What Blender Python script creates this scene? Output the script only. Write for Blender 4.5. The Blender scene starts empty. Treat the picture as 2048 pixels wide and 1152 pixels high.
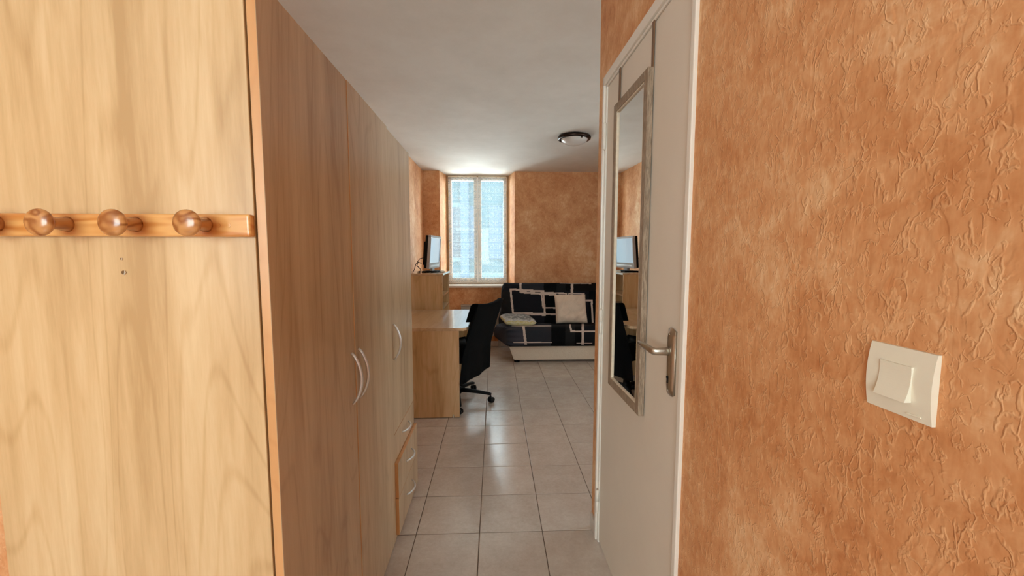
import bpy, bmesh, math, random
from mathutils import Matrix, Vector, noise as mnoise

random.seed(7)
S = bpy.context.scene
COL = S.collection
PI = math.pi

# ------------------------------------------------------------------ camera
EYE = 1.3304
F_PX = 813.86
yaw, pitch, roll = 0.04294, -0.08695, 0.0011
fw = Vector((math.sin(yaw)*math.cos(pitch), math.cos(yaw)*math.cos(pitch), math.sin(pitch)))
rt = fw.cross(Vector((0, 0, 1))).normalized()
up = rt.cross(fw)
rt2 = math.cos(roll)*rt + math.sin(roll)*up
up2 = -math.sin(roll)*rt + math.cos(roll)*up
cam_d = bpy.data.cameras.new('camera')
cam_d.sensor_width = 36.0
cam_d.lens = F_PX/2048*36.0
cam_d.clip_start = 0.02
cam = bpy.data.objects.new('camera', cam_d)
COL.objects.link(cam)
cam.matrix_world = Matrix(((rt2.x, up2.x, -fw.x, 0), (rt2.y, up2.y, -fw.y, 0), (rt2.z, up2.z, -fw.z, EYE), (0, 0, 0, 1)))
S.camera = cam

# ------------------------------------------------------------------ light and exposure
S.view_settings.view_transform = 'Standard'
S.view_settings.look = 'None'
S.view_settings.gamma = 1.0
S.view_settings.exposure = 0.0
S.view_settings.use_curve_mapping = False
S.cycles.max_bounces = 10
S.cycles.diffuse_bounces = 6
S.cycles.glossy_bounces = 4
S.cycles.transmission_bounces = 8
S.cycles.transparent_max_bounces = 12
S.cycles.use_adaptive_sampling = True
S.cycles.adaptive_threshold = 0.05
S.cycles.adaptive_min_samples = 16
S.cycles.sample_clamp_indirect = 6.0

SKY_STRENGTH = 8.0
world = bpy.data.worlds.new('overcast_sky')
S.world = world
world.use_nodes = True
wb = world.node_tree.nodes['Background']
wb.inputs[0].default_value = (0.84, 0.95, 1.0, 1)
wb.inputs[1].default_value = SKY_STRENGTH

def area(name, loc, rot, sx, sy, power=0.0, color=(1, 1, 1), portal=False):
    d = bpy.data.lights.new(name, 'AREA')
    d.shape = 'RECTANGLE'; d.size = sx; d.size_y = sy
    d.energy = power; d.color = color
    if portal:
        d.cycles.is_portal = True
    o = bpy.data.objects.new(name, d)
    COL.objects.link(o)
    o.location = loc; o.rotation_euler = rot
    return o

# sky portals in the two window openings (they only tell the renderer where the sky comes in)
area('window_daylight', (-0.245, 6.14, 1.65), (-PI/2, 0, 0), 0.92, 1.60, portal=True)
area('entrance_portal', (-1.15, -2.53, 1.55), (PI/2, 0, 0), 2.0, 1.34, portal=True)
area('entrance_daylight', (-1.15, -2.56, 1.55), (PI/2, 0, 0), 2.0, 1.34, power=57, color=(0.86, 1.0, 1.0))
# fill lamp for the living room, at a window added in the unseen side wall
area('living_fill', (2.86, 2.65, 1.58), (0, PI/2, 0), 1.30, 1.10, power=3, color=(0.82, 0.96, 1.0))
# added unseen lamps for sunlit-street bounce, lifting the ceiling through the window
area('street_fill', (-0.25, 9.0, -0.7), (math.radians(218), 0, 0), 3.6, 2.4, power=130, color=(0.86, 0.97, 1.0))
area('street_far_fill', (-0.25, 13.2, -1.55), (math.radians(-98), 0, 0), 8.0, 2.8, power=3500, color=(0.86, 0.97, 1.0))

# added unseen lamps to either side, brightening the splayed reveals and the left wall
area('side_fill_right', (4.2, 9.2, 2.6), (PI/2, 0, math.radians(180-54)), 3.0, 4.0, power=1150, color=(0.90, 0.98, 1.0))
area('side_fill_left', (-4.8, 9.2, 2.6), (PI/2, 0, math.radians(180+54)), 3.0, 4.0, power=700, color=(0.90, 0.98, 1.0))

# ------------------------------------------------------------------ node helpers
def rgb(r, g, b):
    def f(c):
        c /= 255.0
        return c/12.92 if c <= 0.04045 else ((c+0.055)/1.055)**2.4
    return (f(r), f(g), f(b), 1)

class NT:
    def __init__(self, name):
        self.m = bpy.data.materials.new(name)
        self.m.use_nodes = True
        self.t = self.m.node_tree
        self.t.nodes.clear()
        self.out = self.t.nodes.new('ShaderNodeOutputMaterial')
    def n(self, typ, **kw):
        nd = self.t.nodes.new(typ)
        for k, v in kw.items():
            setattr(nd, k, v)
        return nd
    def link(self, a, b):
        self.t.links.new(a, b)
    def setin(self, sock, v):
        if hasattr(v, 'is_output'):
            self.link(v, sock)
        elif v is not None:
            sock.default_value = v
    def math(self, op, a, b=None, c=None, clamp=False):
        nd = self.n('ShaderNodeMath', operation=op); nd.use_clamp = clamp
        self.setin(nd.inputs[0], a)
        if b is not None: self.setin(nd.inputs[1], b)
        if c is not None: self.setin(nd.inputs[2], c)
        return nd.outputs[0]
    def coord(self, scale=(1, 1, 1), which='Object', loc=(0, 0, 0), jitter=False):
        tc = self.n('ShaderNodeTexCoord')
        src = tc.outputs[which]
        if jitter:
            oi = self.n('ShaderNodeObjectInfo')
            v = self.n('ShaderNodeVectorMath', operation='SCALE')
            v.inputs[0].default_value = (7.3, 11.1, 5.7)
            self.link(oi.outputs['Random'], v.inputs['Scale'])
            a = self.n('ShaderNodeVectorMath', operation='ADD')
            self.link(src, a.inputs[0]); self.link(v.outputs[0], a.inputs[1])
            src = a.outputs[0]
        mp = self.n('ShaderNodeMapping')
        mp.inputs['Scale'].default_value = scale
        mp.inputs['Location'].default_value = loc
        self.link(src, mp.inputs['Vector'])
        return mp.outputs[0]
    def noise(self, vec, scale, detail=3, rough=0.5, dist=0.0):
        nd = self.n('ShaderNodeTexNoise')
        self.link(vec, nd.inputs['Vector'])
        nd.inputs['Scale'].default_value = scale
        nd.inputs['Detail'].default_value = detail
        nd.inputs['Roughness'].default_value = rough
        nd.inputs['Distortion'].default_value = dist
        return nd.outputs[0]
    def ramp(self, fac, stops, interp='LINEAR'):
        nd = self.n('ShaderNodeValToRGB')
        self.setin(nd.inputs[0], fac)
        el = nd.color_ramp.elements
        nd.color_ramp.interpolation = interp
        while len(el) < len(stops): el.new(0.5)
        for e, (p, c) in zip(el, stops):
            e.position = p
            e.color = c if len(c) == 4 else (*c, 1)
        return nd.outputs[0]
    def mapr(self, v, a, b, c=0.0, d=1.0, smooth=False):
        nd = self.n('ShaderNodeMapRange')
        if smooth: nd.interpolation_type = 'SMOOTHSTEP'
        self.setin(nd.inputs[0], v)
        for i, x in enumerate((a, b, c, d)): nd.inputs[i+1].default_value = x
        return nd.outputs[0]
    def mix(self, fac, a, b, mode='MIX'):
        nd = self.n('ShaderNodeMix', data_type='RGBA', blend_type=mode)
        self.setin(nd.inputs[0], fac); self.setin(nd.inputs[6], a); self.setin(nd.inputs[7], b)
        return nd.outputs[2]
    def bump(self, h, strength=0.3, dist=0.01):
        nd = self.n('ShaderNodeBump')
        nd.inputs['Strength'].default_value = strength
        nd.inputs['Distance'].default_value = dist
        self.link(h, nd.inputs['Height'])
        return nd.outputs[0]
    def bsdf(self, color, rough=0.5, metal=0.0, normal=None, spec=0.5, **kw):
        nd = self.n('ShaderNodeBsdfPrincipled')
        self.setin(nd.inputs['Base Color'], color)
        self.setin(nd.inputs['Roughness'], rough)
        nd.inputs['Metallic'].default_value = metal
        nd.inputs['Specular IOR Level'].default_value = spec
        if normal is not None: self.link(normal, nd.inputs['Normal'])
        for k, v in kw.items():
            self.setin(nd.inputs[k], v)
        return nd
    def done(self, sh):
        self.link(sh.outputs[0] if hasattr(sh, 'outputs') else sh, self.out.inputs['Surface'])
        return self.m

def plain(name, color, rough=0.5, metal=0.0, spec=0.5, speck=0.06, scale=60, bump=0.0):
    t = NT(name)
    v = t.coord()
    n = t.noise(v, scale, 4, 0.6)
    k = t.mapr(n, 0.3, 0.7, 1-speck, 1+speck)
    c = t.mix(1.0, color, k, 'MULTIPLY')
    nm = t.bump(n, bump, 0.004) if bump else None
    return t.done(t.bsdf(c, rough, metal, nm, spec))

# ------------------------------------------------------------------ materials
def mat_wallpaper():
    t = NT('orange_sponged_wallpaper')
    v = t.coord()
    n1 = t.noise(v, 2.6, 3, 0.62, 0.4)
    n2 = t.noise(v, 15, 4.5, 0.74, 0.6)
    vz = t.coord((1, 1, 0.35))
    n3 = t.noise(vz, 90, 2, 0.75)
    m = t.math('ADD', t.math('MULTIPLY', n1, 0.5), t.math('ADD', t.math('MULTIPLY', n2, 0.38), t.math('MULTIPLY', n3, 0.22)))
    col = t.ramp(m, [(0.40, rgb(188, 121, 73)), (0.50, rgb(207, 145, 96)), (0.58, rgb(218, 161, 113)), (0.68, rgb(233, 191, 146))])
    # embossed trowel strokes: broken ridges of a warped cell pattern, only in patches
    def strokes(scale, warp, width, lo, hi, zs, seed):
        vv = t.coord((1, 1, zs), loc=(seed, seed*0.7, seed*1.3))
        nw = t.n('ShaderNodeTexNoise'); nw.inputs['Scale'].default_value = scale*0.55; nw.inputs['Detail'].default_value = 4
        t.link(vv, nw.inputs['Vector'])
        sc = t.n('ShaderNodeVectorMath', operation='SCALE'); sc.inputs['Scale'].default_value = warp
        t.link(nw.outputs['Color'], sc.inputs[0])
        ad = t.n('ShaderNodeVectorMath', operation='ADD'); t.link(vv, ad.inputs[0]); t.link(sc.outputs[0], ad.inputs[1])
        vo = t.n('ShaderNodeTexVoronoi', feature='DISTANCE_TO_EDGE'); vo.inputs['Scale'].default_value = scale
        t.link(ad.outputs[0], vo.inputs['Vector'])
        r = t.mapr(vo.outputs['Distance'], 0.0, width, 1, 0, True)
        m = t.mapr(t.noise(vv, scale*0.9, 1.5, 0.6), lo, hi, 0, 1, True)
        return t.math('MULTIPLY', r, m)
    ridge = t.math('MAXIMUM', strokes(38, 0.085, 0.10, 0.50, 0.58, 0.62, 3.1), t.math('MULTIPLY', strokes(72, 0.045, 0.14, 0.50, 0.60, 0.75, 8.3), 0.7))
    va = t.coord((1, 1, 0.5), loc=(3.1, 1.7, 0.4))
    step = t.mapr(t.noise(va, 15, 2.5, 0.6, 1.0), 0.47, 0.53, 0, 1, True)
    # paper seams every 53 cm
    tc = t.n('ShaderNodeTexCoord'); sx = t.n('ShaderNodeSeparateXYZ'); t.link(tc.outputs['Object'], sx.inputs[0])
    wob = t.math('MULTIPLY', t.math('SUBTRACT', t.noise(v, 6, 2), 0.5), 0.004)
    ph = t.math('ABSOLUTE', t.math('SUBTRACT', t.math('FRACT', t.math('DIVIDE', t.math('ADD', t.math('ADD', sx.outputs[1], sx.outputs[0]), t.math('ADD', wob, -0.965+5.3)), 0.53)), 0.5))
    seam = t.math('MULTIPLY', t.mapr(ph, 0.0, 0.0028, 1, 0, True), t.mapr(t.noise(v, 3.5, 2), 0.45, 0.55, 0, 0.9))
    col = t.mix(t.math('MULTIPLY', ridge, 0.30), col, rgb(232, 188, 142))  # crests lightened, their highlight put into the colour
    h = t.math('ADD', t.math('ADD', t.math('ADD', ridge, t.math('MULTIPLY', step, 0.45)), t.math('MULTIPLY', seam, 0.9)), t.math('ADD', t.math('MULTIPLY', n2, 0.5), t.math('MULTIPLY', n3, 0.22)))
    return t.done(t.bsdf(col, 0.62, normal=t.bump(h, 0.5, 0.0016), spec=0.32))

def mat_maple(name, dark, mid, light, axis='Z', rough=0.38, spec=0.5, seed=0.0, coat=0.45, croughness=0.22, cior=1.5):
    t = NT(name)
    k = {'Z': (1, 1, 0.075), 'Y': (1, 0.075, 1), 'X': (0.075, 1, 1)}[axis]
    k2 = {'Z': (1, 1, 0.16), 'Y': (1, 0.16, 1), 'X': (0.16, 1, 1)}[axis]
    v = t.coord(k, jitter=True, loc=(seed, seed*2, 0))
    w = t.coord(k2, jitter=True, loc=(seed, 1.3+seed, 0.4))
    big = t.noise(v, 9, 3, 0.55, 0.2)              # board-wide streaks
    fine = t.noise(v, 120, 4, 0.7)
    med = t.noise(v, 34, 4, 0.6, 0.3)
    con = t.noise(w, 3.2, 2.0, 0.45, 0.5)          # cathedral figure
    fr = t.math('FRACT', t.math('MULTIPLY', con, 15))
    lines = t.mapr(t.math('ABSOLUTE', t.math('SUBTRACT', fr, 0.5)), 0.36, 0.5, 0, 1, True)
    knot = t.mapr(t.noise(w, 6.5, 3, 0.6, 1.0), 0.62, 0.75, 0, 1, True)
    f = t.math('ADD', t.math('ADD', t.math('MULTIPLY', big, 0.55), t.math('MULTIPLY', med, 0.33)), t.math('MULTIPLY', fine, 0.16))
    f = t.math('SUBTRACT', f, t.math('MULTIPLY', lines, 0.068))
    f = t.math('SUBTRACT', f, t.math('MULTIPLY', knot, 0.10))
    col = t.ramp(f, [(0.36, dark), (0.50, mid), (0.64, light)])
    return t.done(t.bsdf(col, rough, normal=t.bump(fine, 0.04, 0.002), spec=spec, **{'Coat Weight': coat, 'Coat Roughness': croughness, 'Coat IOR': cior}))

def mat_pine(name, axis, base, dark, rings=11, rough=0.25):
    t = NT(name)
    k = {'X': (0.12, 1, 1), 'Y': (1, 0.2, 1), 'A': (0.8, 0.35, 0.9)}[axis]
    v = t.coord(k, jitter=(axis != 'X'))
    n = t.noise(v, 16, 2, 0.5, 0.3)
    fr = t.math('FRACT', t.math('MULTIPLY', n, rings))
    l = t.mapr(t.math('ABSOLUTE', t.math('SUBTRACT', fr, 0.5)), 0.1, 0.48, 0, 1, True)
    fine = t.noise(v, 160, 3, 0.6)
    f = t.math('ADD', t.math('MULTIPLY', l, 0.8), t.math('MULTIPLY', fine, 0.2))
    col = t.mix(f, base, dark)
    return t.done(t.bsdf(col, rough, spec=0.55, **{'Coat Weight': 0.35, 'Coat Roughness': 0.12}))

def mat_tile():
    t = NT('beige_ceramic_tile')
    v = t.coord(jitter=True)
    n = t.noise(v, 9, 6, 0.65)
    n2 = t.noise(v, 60, 4, 0.7)
    oi = t.n('ShaderNodeObjectInfo')
    f = t.math('ADD', t.math('MULTIPLY', n, 0.6), t.math('MULTIPLY', n2, 0.4))
    col = t.ramp(f, [(0.36, rgb(187, 172, 159)), (0.5, rgb(195, 182, 170)), (0.64, rgb(204, 193, 182))])
    k = t.mapr(oi.outputs['Random'], 0, 1, 0.96, 1.04)
    col = t.mix(1.0, col, k, 'MULTIPLY')
    h = t.math('ADD', t.math('MULTIPLY', t.noise(v, 42, 3, 0.55), 1.0), t.math('MULTIPLY', n2, 0.25))
    r = t.mapr(n, 0.3, 0.7, 0.15, 0.22)
    return t.done(t.bsdf(col, r, normal=t.bump(h, 0.10, 0.004), spec=0.85))

def mat_ceiling():
    t = NT('white_plaster_ceiling')
    v = t.coord()
    n = t.noise(v, 3, 6, 0.7)
    n2 = t.noise(v, 90, 3, 0.6)
    col = t.ramp(n, [(0.35, rgb(222, 216, 207)), (0.65, rgb(230, 225, 217))])
    return t.done(t.bsdf(col, 0.85, normal=t.bump(n2, 0.06, 0.002), spec=0.2))

def mat_glass():
    t = NT('clear_window_glass')
    tr = t.n('ShaderNodeBsdfTransparent'); tr.inputs[0].default_value = (0.95, 0.98, 0.98, 1)
    gl = t.n('ShaderNodeBsdfGlossy'); gl.inputs['Roughness'].default_value = 0.02
    lw = t.n('ShaderNodeLayerWeight')
    fr = t.math('ADD', t.math('MULTIPLY', t.math('POWER', lw.outputs['Facing'], 5.0), 0.9), 0.035)
    mx = t.n('ShaderNodeMixShader')
    t.link(fr, mx.inputs[0]); t.link(tr.outputs[0], mx.inputs[1]); t.link(gl.outputs[0], mx.inputs[2])
    return t.done(mx)

def mat_lace():
    t = NT('white_lace_net')
    tc = t.n('ShaderNodeTexCoord'); sx = t.n('ShaderNodeSeparateXYZ'); t.link(tc.outputs['Object'], sx.inputs[0])
    X, Z = sx.outputs[0], sx.outputs[2]
    v = t.coord((1, 0.0, 1))
    P = 0.235                                           # repeat of the woven bands
    zz = t.math('FRACT', t.math('DIVIDE', Z, P))
    def line(at, wd, amp=0.0, freq=0.0):
        z = zz
        if amp: z = t.math('ADD', zz, t.math('MULTIPLY', t.math('SINE', t.math('MULTIPLY', X, freq)), amp))
        return t.mapr(t.math('ABSOLUTE', t.math('SUBTRACT', z, at)), wd*0.6, wd, 1, 0)
    def band(a, b):
        return t.math('MULTIPLY', t.math('GREATER_THAN', zz, a), t.math('LESS_THAN', zz, b))
    wave1 = line(0.10, 0.03, 0.022, 210)
    wave2 = line(0.62, 0.025, 0.022, 210)
    str1 = line(0.30, 0.016); str2 = line(0.90, 0.02); str3 = line(0.44, 0.012)
    dots = t.math('MULTIPLY', line(0.37, 0.028), t.math('GREATER_THAN', t.math('SINE', t.math('MULTIPLY', X, 270)), 0.2))
    dots2 = t.math('MULTIPLY', line(0.97, 0.022), t.math('GREATER_THAN', t.math('SINE', t.math('MULTIPLY', X, 330)), 0.1))
    mot = t.mapr(t.noise(v, 34, 2, 0.5, 0.8), 0.50, 0.56, 0, 1)
    mot = t.math('MULTIPLY', mot, t.math('MAXIMUM', band(0.66, 0.87), band(0.13, 0.27)))
    pat = wave1
    for q in (wave2, str1, str2, str3, dots, dots2, mot): pat = t.math('MAXIMUM', pat, q)
    weave = t.noise(v, 260, 2, 0.6)
    op = t.math('ADD', t.math('MULTIPLY', pat, 0.40), t.mapr(weave, 0.3, 0.7, 0.22, 0.28), clamp=True)
    tr = t.n('ShaderNodeBsdfTransparent')
    df = t.n('ShaderNodeBsdfDiffuse'); df.inputs[0].default_value = (0.86, 0.86, 0.86, 1)
    tl = t.n('ShaderNodeBsdfTranslucent'); tl.inputs[0].default_value = (0.17, 0.20, 0.205, 1)
    m1 = t.n('ShaderNodeMixShader'); m1.inputs[0].default_value = 0.55
    t.link(df.outputs[0], m1.inputs[1]); t.link(tl.outputs[0], m1.inputs[2])
    m2 = t.n('ShaderNodeMixShader')
    t.link(op, m2.inputs[0]); t.link(tr.outputs[0], m2.inputs[1]); t.link(m1.outputs[0], m2.inputs[2])
    return t.done(m2)

def mat_print():
    t = NT('dark_patchwork_print')
    a = t.n('ShaderNodeAttribute'); a.attribute_name = 'print'
    v = t.coord()
    n = t.noise(v, 260, 3, 0.6)
    col = t.mix(1.0, a.outputs['Color'], t.mapr(n, 0.3, 0.7, 0.85, 1.15), 'MULTIPLY')
    return t.done(t.bsdf(col, 0.85, normal=t.bump(t.noise(v, 18, 3, 0.5), 0.25, 0.02), spec=0.15))

def mat_fabric(name, c0, c1, scale=300, bump=0.25, fold=0.0, rough=0.9):
    t = NT(name)
    v = t.coord()
    n = t.noise(v, scale, 3, 0.7)
    col = t.mix(t.mapr(n, 0.3, 0.7), c0, c1)
    h = n
    if fold:
        h = t.math('ADD', t.math('MULTIPLY', n, 0.1), t.math('MULTIPLY', t.noise(v, 9, 3, 0.6, 1.2), fold))
    return t.done(t.bsdf(col, rough, normal=t.bump(h, bump, 0.01), spec=0.15))

def mat_yellow_cushion():
    t = NT('yellow_grey_pattern')
    tc = t.n('ShaderNodeTexCoord'); sx = t.n('ShaderNodeSeparateXYZ'); t.link(tc.outputs['Object'], sx.inputs[0])
    v = t.coord()
    n = t.noise(v, 14, 3, 0.6, 0.8)
    z = t.math('ADD', sx.outputs[2], t.math('MULTIPLY', t.math('SUBTRACT', n, 0.5), 0.05))
    c = t.ramp(t.mapr(z, -0.04, 0.06), [(0.18, rgb(196, 190, 140)), (0.36, rgb(216, 212, 168)), (0.5, rgb(196, 178, 105)), (0.56, rgb(205, 202, 196)), (0.85, rgb(120, 118, 115))])
    p = t.mapr(t.noise(v, 30, 2, 0.5), 0.5, 0.55)
    c = t.mix(t.math('MULTIPLY', p, 0.35), c, rgb(222, 218, 205))
    return t.done(t.bsdf(c, 0.85, spec=0.15))

def mat_oak(name='washed_oak'):
    t = NT(name)
    v = t.coord((1, 1.0, 0.10), jitter=True)
    n = t.noise(v, 320, 4, 0.7, 0.3)
    col = t.ramp(n, [(0.34, rgb(118, 100, 82)), (0.5, rgb(150, 130, 110)), (0.66, rgb(176, 156, 134))])
    return t.done(t.bsdf(col, 0.55, normal=t.bump(n, 0.3, 0.002), spec=0.3))

M = {}
M['wall'] = mat_wallpaper()
M['maple'] = mat_maple('maple_laminate', rgb(188, 150, 102), rgb(210, 174, 127), rgb(224, 193, 149))
M['maple_y'] = mat_maple('maple_laminate_flat', rgb(192, 158, 118), rgb(208, 176, 138), rgb(220, 192, 156), axis='Y', rough=0.3, coat=1.0, croughness=0.12, cior=1.9)
M['maple_shaded'] = mat_maple('maple_laminate_shaded', rgb(176, 144, 108), rgb(199, 170, 134), rgb(213, 187, 152))  # copy of the maple, greyer to put the doors' neutral light into colour
M['edge'] = mat_maple('maple_edge_band', rgb(194, 134, 78), rgb(206, 148, 92), rgb(214, 158, 102))
M['pine'] = mat_pine('varnished_pine', 'X', rgb(230, 172, 104), rgb(200, 124, 58), 8)
M['knob'] = mat_pine('turned_pine', 'A', rgb(204, 144, 86), rgb(146, 82, 36), 10)
M['tile'] = mat_tile()
M['grout'] = plain('grout', rgb(92, 74, 60), 0.75, scale=200, speck=0.15)
M['ceil'] = mat_ceiling()
M['glass'] = mat_glass()
M['lace'] = mat_lace()
M['print'] = mat_print()
M['white_paint'] = plain('white_gloss_paint', rgb(234, 227, 216), 0.28, speck=0.02, scale=8)
M['door_paint'] = plain('cream_door_paint', rgb(224, 213, 198), 0.42, speck=0.02, scale=6, bump=0.02)
M['win_paint'] = plain('window_white_paint', rgb(226, 214, 200), 0.4, speck=0.03)
M['win_wood'] = plain('worn_window_wood', rgb(176, 146, 108), 0.5, speck=0.12)
M['plastic_white'] = plain('ivory_plastic', rgb(232, 226, 208), 0.32, speck=0.01)
M['alu'] = plain('satin_aluminium', rgb(226, 228, 230), 0.3, 0.65, speck=0.03)
M['nickel'] = plain('satin_nickel', rgb(190, 184, 172), 0.35, 1.0, speck=0.03)
M['oak'] = mat_oak()
M['oak_lip'] = plain('pale_oak_lip', rgb(212, 196, 174), 0.5, speck=0.08)
M['strap'] = plain('brown_metal_strap', rgb(120, 88, 62), 0.45, speck=0.05)
M['black'] = plain('black_plastic', rgb(8, 8, 9), 0.6, spec=0.25, speck=0.05)
M['black_cloth'] = mat_fabric('black_cloth', rgb(9, 9, 10), rgb(15, 15, 16), 400, 0.15, 0.6)
M['silver'] = plain('silver_plastic', rgb(190, 192, 194), 0.35, 0.15, speck=0.02)
M['beige'] = mat_fabric('beige_velour', rgb(220, 202, 180), rgb(232, 216, 196), 90, 0.2)
M['cushion'] = mat_fabric('beige_fleece', rgb(206, 184, 162), rgb(226, 206, 186), 190, 0.55, 1.0)
M['yellow'] = mat_yellow_cushion()
M['bronze'] = plain('dark_bronze', rgb(48, 30, 20), 0.35, 0.6, speck=0.05)
M['heater'] = plain('heater_enamel', rgb(172, 160, 148), 0.4, speck=0.02)
M['brass'] = plain('old_brass', rgb(196, 160, 96), 0.4, 0.8)
M['dark'] = plain('raw_chipboard', rgb(118, 86, 54), 0.9)
M['plaster_out'] = plain('grey_render', rgb(70, 92, 100), 0.9, speck=0.08, scale=3)
M['stone_out'] = plain('grey_stone', rgb(92, 112, 118), 0.9, speck=0.06, scale=5)
M['shutter_out'] = plain('grey_blue_shutter', rgb(70, 90, 108), 0.7)
M['street'] = plain('asphalt', rgb(140, 140, 142), 0.9, speck=0.1, scale=20)
t = NT('mirror_silver')
g = t.n('ShaderNodeBsdfGlossy'); g.inputs[0].default_value = (0.86, 0.87, 0.86, 1); g.inputs['Roughness'].default_value = 0.0
M['mirror'] = t.done(g)
t = NT('lit_tv_screen')
M['screen'] = t.done(t.bsdf(rgb(40, 44, 50), 0.15, spec=0.6, **{'Emission Color': (0.62, 0.80, 0.92, 1), 'Emission Strength': 0.62}))
t = NT('frosted_glass_dome')
M['dome'] = t.done(t.bsdf(rgb(214, 210, 204), 0.22, spec=0.5))
t = NT('dark_window_pane')
M['pane_out'] = t.done(t.bsdf(rgb(50, 62, 72), 0.15, spec=0.6))

# ------------------------------------------------------------------ geometry helpers
def box(bm, x0, x1, y0, y1, z0, z1, bevel=0.0, seg=2, mat=None):
    mtx = Matrix.Translation(((x0+x1)/2, (y0+y1)/2, (z0+z1)/2)) @ Matrix.Diagonal((abs(x1-x0), abs(y1-y0), abs(z1-z0), 1))
    if mat is not None: mtx = mat @ mtx
    r = bmesh.ops.create_cube(bm, size=1.0, matrix=mtx)
    if bevel > 0:
        es = list({e for v in r['verts'] for e in v.link_edges})
        bmesh.ops.bevel(bm, geom=es, offset=bevel, segments=seg, profile=0.6, affect='EDGES')

def lathe(bm, prof, n=28, mtx=None, cap=True):
    """profile (r, z) revolved about local z"""
    rings = []
    for r, z in prof:
        if r < 1e-6:
            rings.append([bm.verts.new((0, 0, z))])
        else:
            rings.append([bm.verts.new((r*math.cos(2*PI*k/n), r*math.sin(2*PI*k/n), z)) for k in range(n)])
    for a, b in zip(rings, rings[1:]):
        if len(a) == 1 and len(b) == 1: continue
        for k in range(n):
            k2 = (k+1) % n
            if len(a) == 1: bm.faces.new((a[0], b[k], b[k2]))
            elif len(b) == 1: bm.faces.new((a[k], b[0], a[k2]))
            else: bm.faces.new((a[k], b[k], b[k2], a[k2]))
    if cap:
        if len(rings[0]) > 1: bm.faces.new(rings[0])
        if len(rings[-1]) > 1: bm.faces.new(list(reversed(rings[-1])))
    if mtx is not None:
        vs = [v for rg in rings for v in rg]
        bmesh.ops.transform(bm, matrix=mtx, verts=vs)

def tube(bm, pts, rad, n=10, flat=None, cap=True):
    """tube along points; rad number or list; flat=(a,b) gives an elliptic section factor in the frame (side, up)"""
    pts = [Vector(p) for p in pts]
    if not hasattr(rad, '__len__'): rad = [rad]*len(pts)
    fa, fb = flat or (1, 1)
    rings = []
    ref = None
    for i, p in enumerate(pts):
        d = (pts[min(i+1, len(pts)-1)] - pts[max(i-1, 0)]).normalized()
        if ref is None:
            ref = Vector((0, 0, 1)) if abs(d.z) < 0.9 else Vector((1, 0, 0))
        s = d.cross(ref)
        if s.length < 1e-4: s = d.orthogonal()
        s.normalize(); u = s.cross(d); ref = u
        rings.append([bm.verts.new(p + rad[i]*(fa*math.cos(2*PI*k/n)*s + fb*math.sin(2*PI*k/n)*u)) for k in range(n)])
    for a, b in zip(rings, rings[1:]):
        for k in range(n):
            bm.faces.new((a[k], a[(k+1) % n], b[(k+1) % n], b[k]))
    if cap:
        bm.faces.new(list(reversed(rings[0]))); bm.faces.new(rings[-1])

def prism(bm, poly, a, b, axis='z'):
    """polygon extruded along an axis from a to b"""
    def P(u, v, w):
        return {'z': (u, v, w), 'y': (u, w, v), 'x': (w, u, v)}[axis]
    lo = [bm.verts.new(P(u, v, a)) for u, v in poly]
    hi = [bm.verts.new(P(u, v, b)) for u, v in poly]
    n = len(poly)
    bm.faces.new(lo); bm.faces.new(list(reversed(hi)))
    for i in range(n):
        bm.faces.new((lo[i], hi[i], hi[(i+1) % n], lo[(i+1) % n]))

def grid(bm, fn, nu, nv, wrap=False):
    vs = [[bm.verts.new(fn(i/nu, j/nv)) for j in range(nv+1)] for i in range(nu if wrap else nu+1)]
    m = len(vs)
    for i in range(m if wrap else m-1):
        for j in range(nv):
            bm.faces.new((vs[i][j], vs[(i+1) % m][j], vs[(i+1) % m][j+1], vs[i][j+1]))
    return vs

def obj(name, bm, mat, parent=None, smooth=False, loc=None):
    bmesh.ops.recalc_face_normals(bm, faces=bm.faces)
    me = bpy.data.meshes.new(name)
    bm.to_mesh(me); bm.free()
    me.materials.append(mat)
    if smooth:
        me.polygons.foreach_set('use_smooth', [True]*len(me.polygons))
    o = bpy.data.objects.new(name, me)
    COL.objects.link(o)
    if parent is not None: o.parent = parent
    if loc is not None: o.location = loc
    return o

def B(name, material, parent, *args, bevel=0.0, loc=None, **kw):
    bm = bmesh.new(); box(bm, *args, bevel=bevel, **kw)
    return obj(name, bm, material, parent, loc=loc)

def tag(o, label, cat, group=None):
    o['label'] = label; o['category'] = cat
    if group: o['group'] = group
    return o

def thing(name, label, cat, loc=(0, 0, 0), rz=0.0, group=None):
    o = bpy.data.objects.new(name, None); COL.objects.link(o)
    o.empty_display_size = 0.05
    o.location = loc; o.rotation_euler = (0, 0, rz)
    return tag(o, label, cat, group)

def struct(name, bm, mat, label=None, cat=None, parent=None):
    o = obj(name, bm, mat, parent)
    if parent is None:
        o['kind'] = 'structure'
        if label: o['label'] = label; o['category'] = cat
    return o

def sempty(name, label, cat, loc=(0, 0, 0), rz=0):
    o = thing(name, label, cat, loc, rz); o['kind'] = 'structure'
    return o

# ------------------------------------------------------------------ room shell
CEIL = 2.44
YB = 5.70            # back wall face
# the right-hand corridor wall runs about one degree off the tile grid
ALPHA = 0.0165
WO = Vector((0.482, 1.2, 0))
RZ = math.atan(ALPHA)
def wl(y):           # x of the right wall face at world y
    return 0.482 - ALPHA*(y-1.2)

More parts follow.
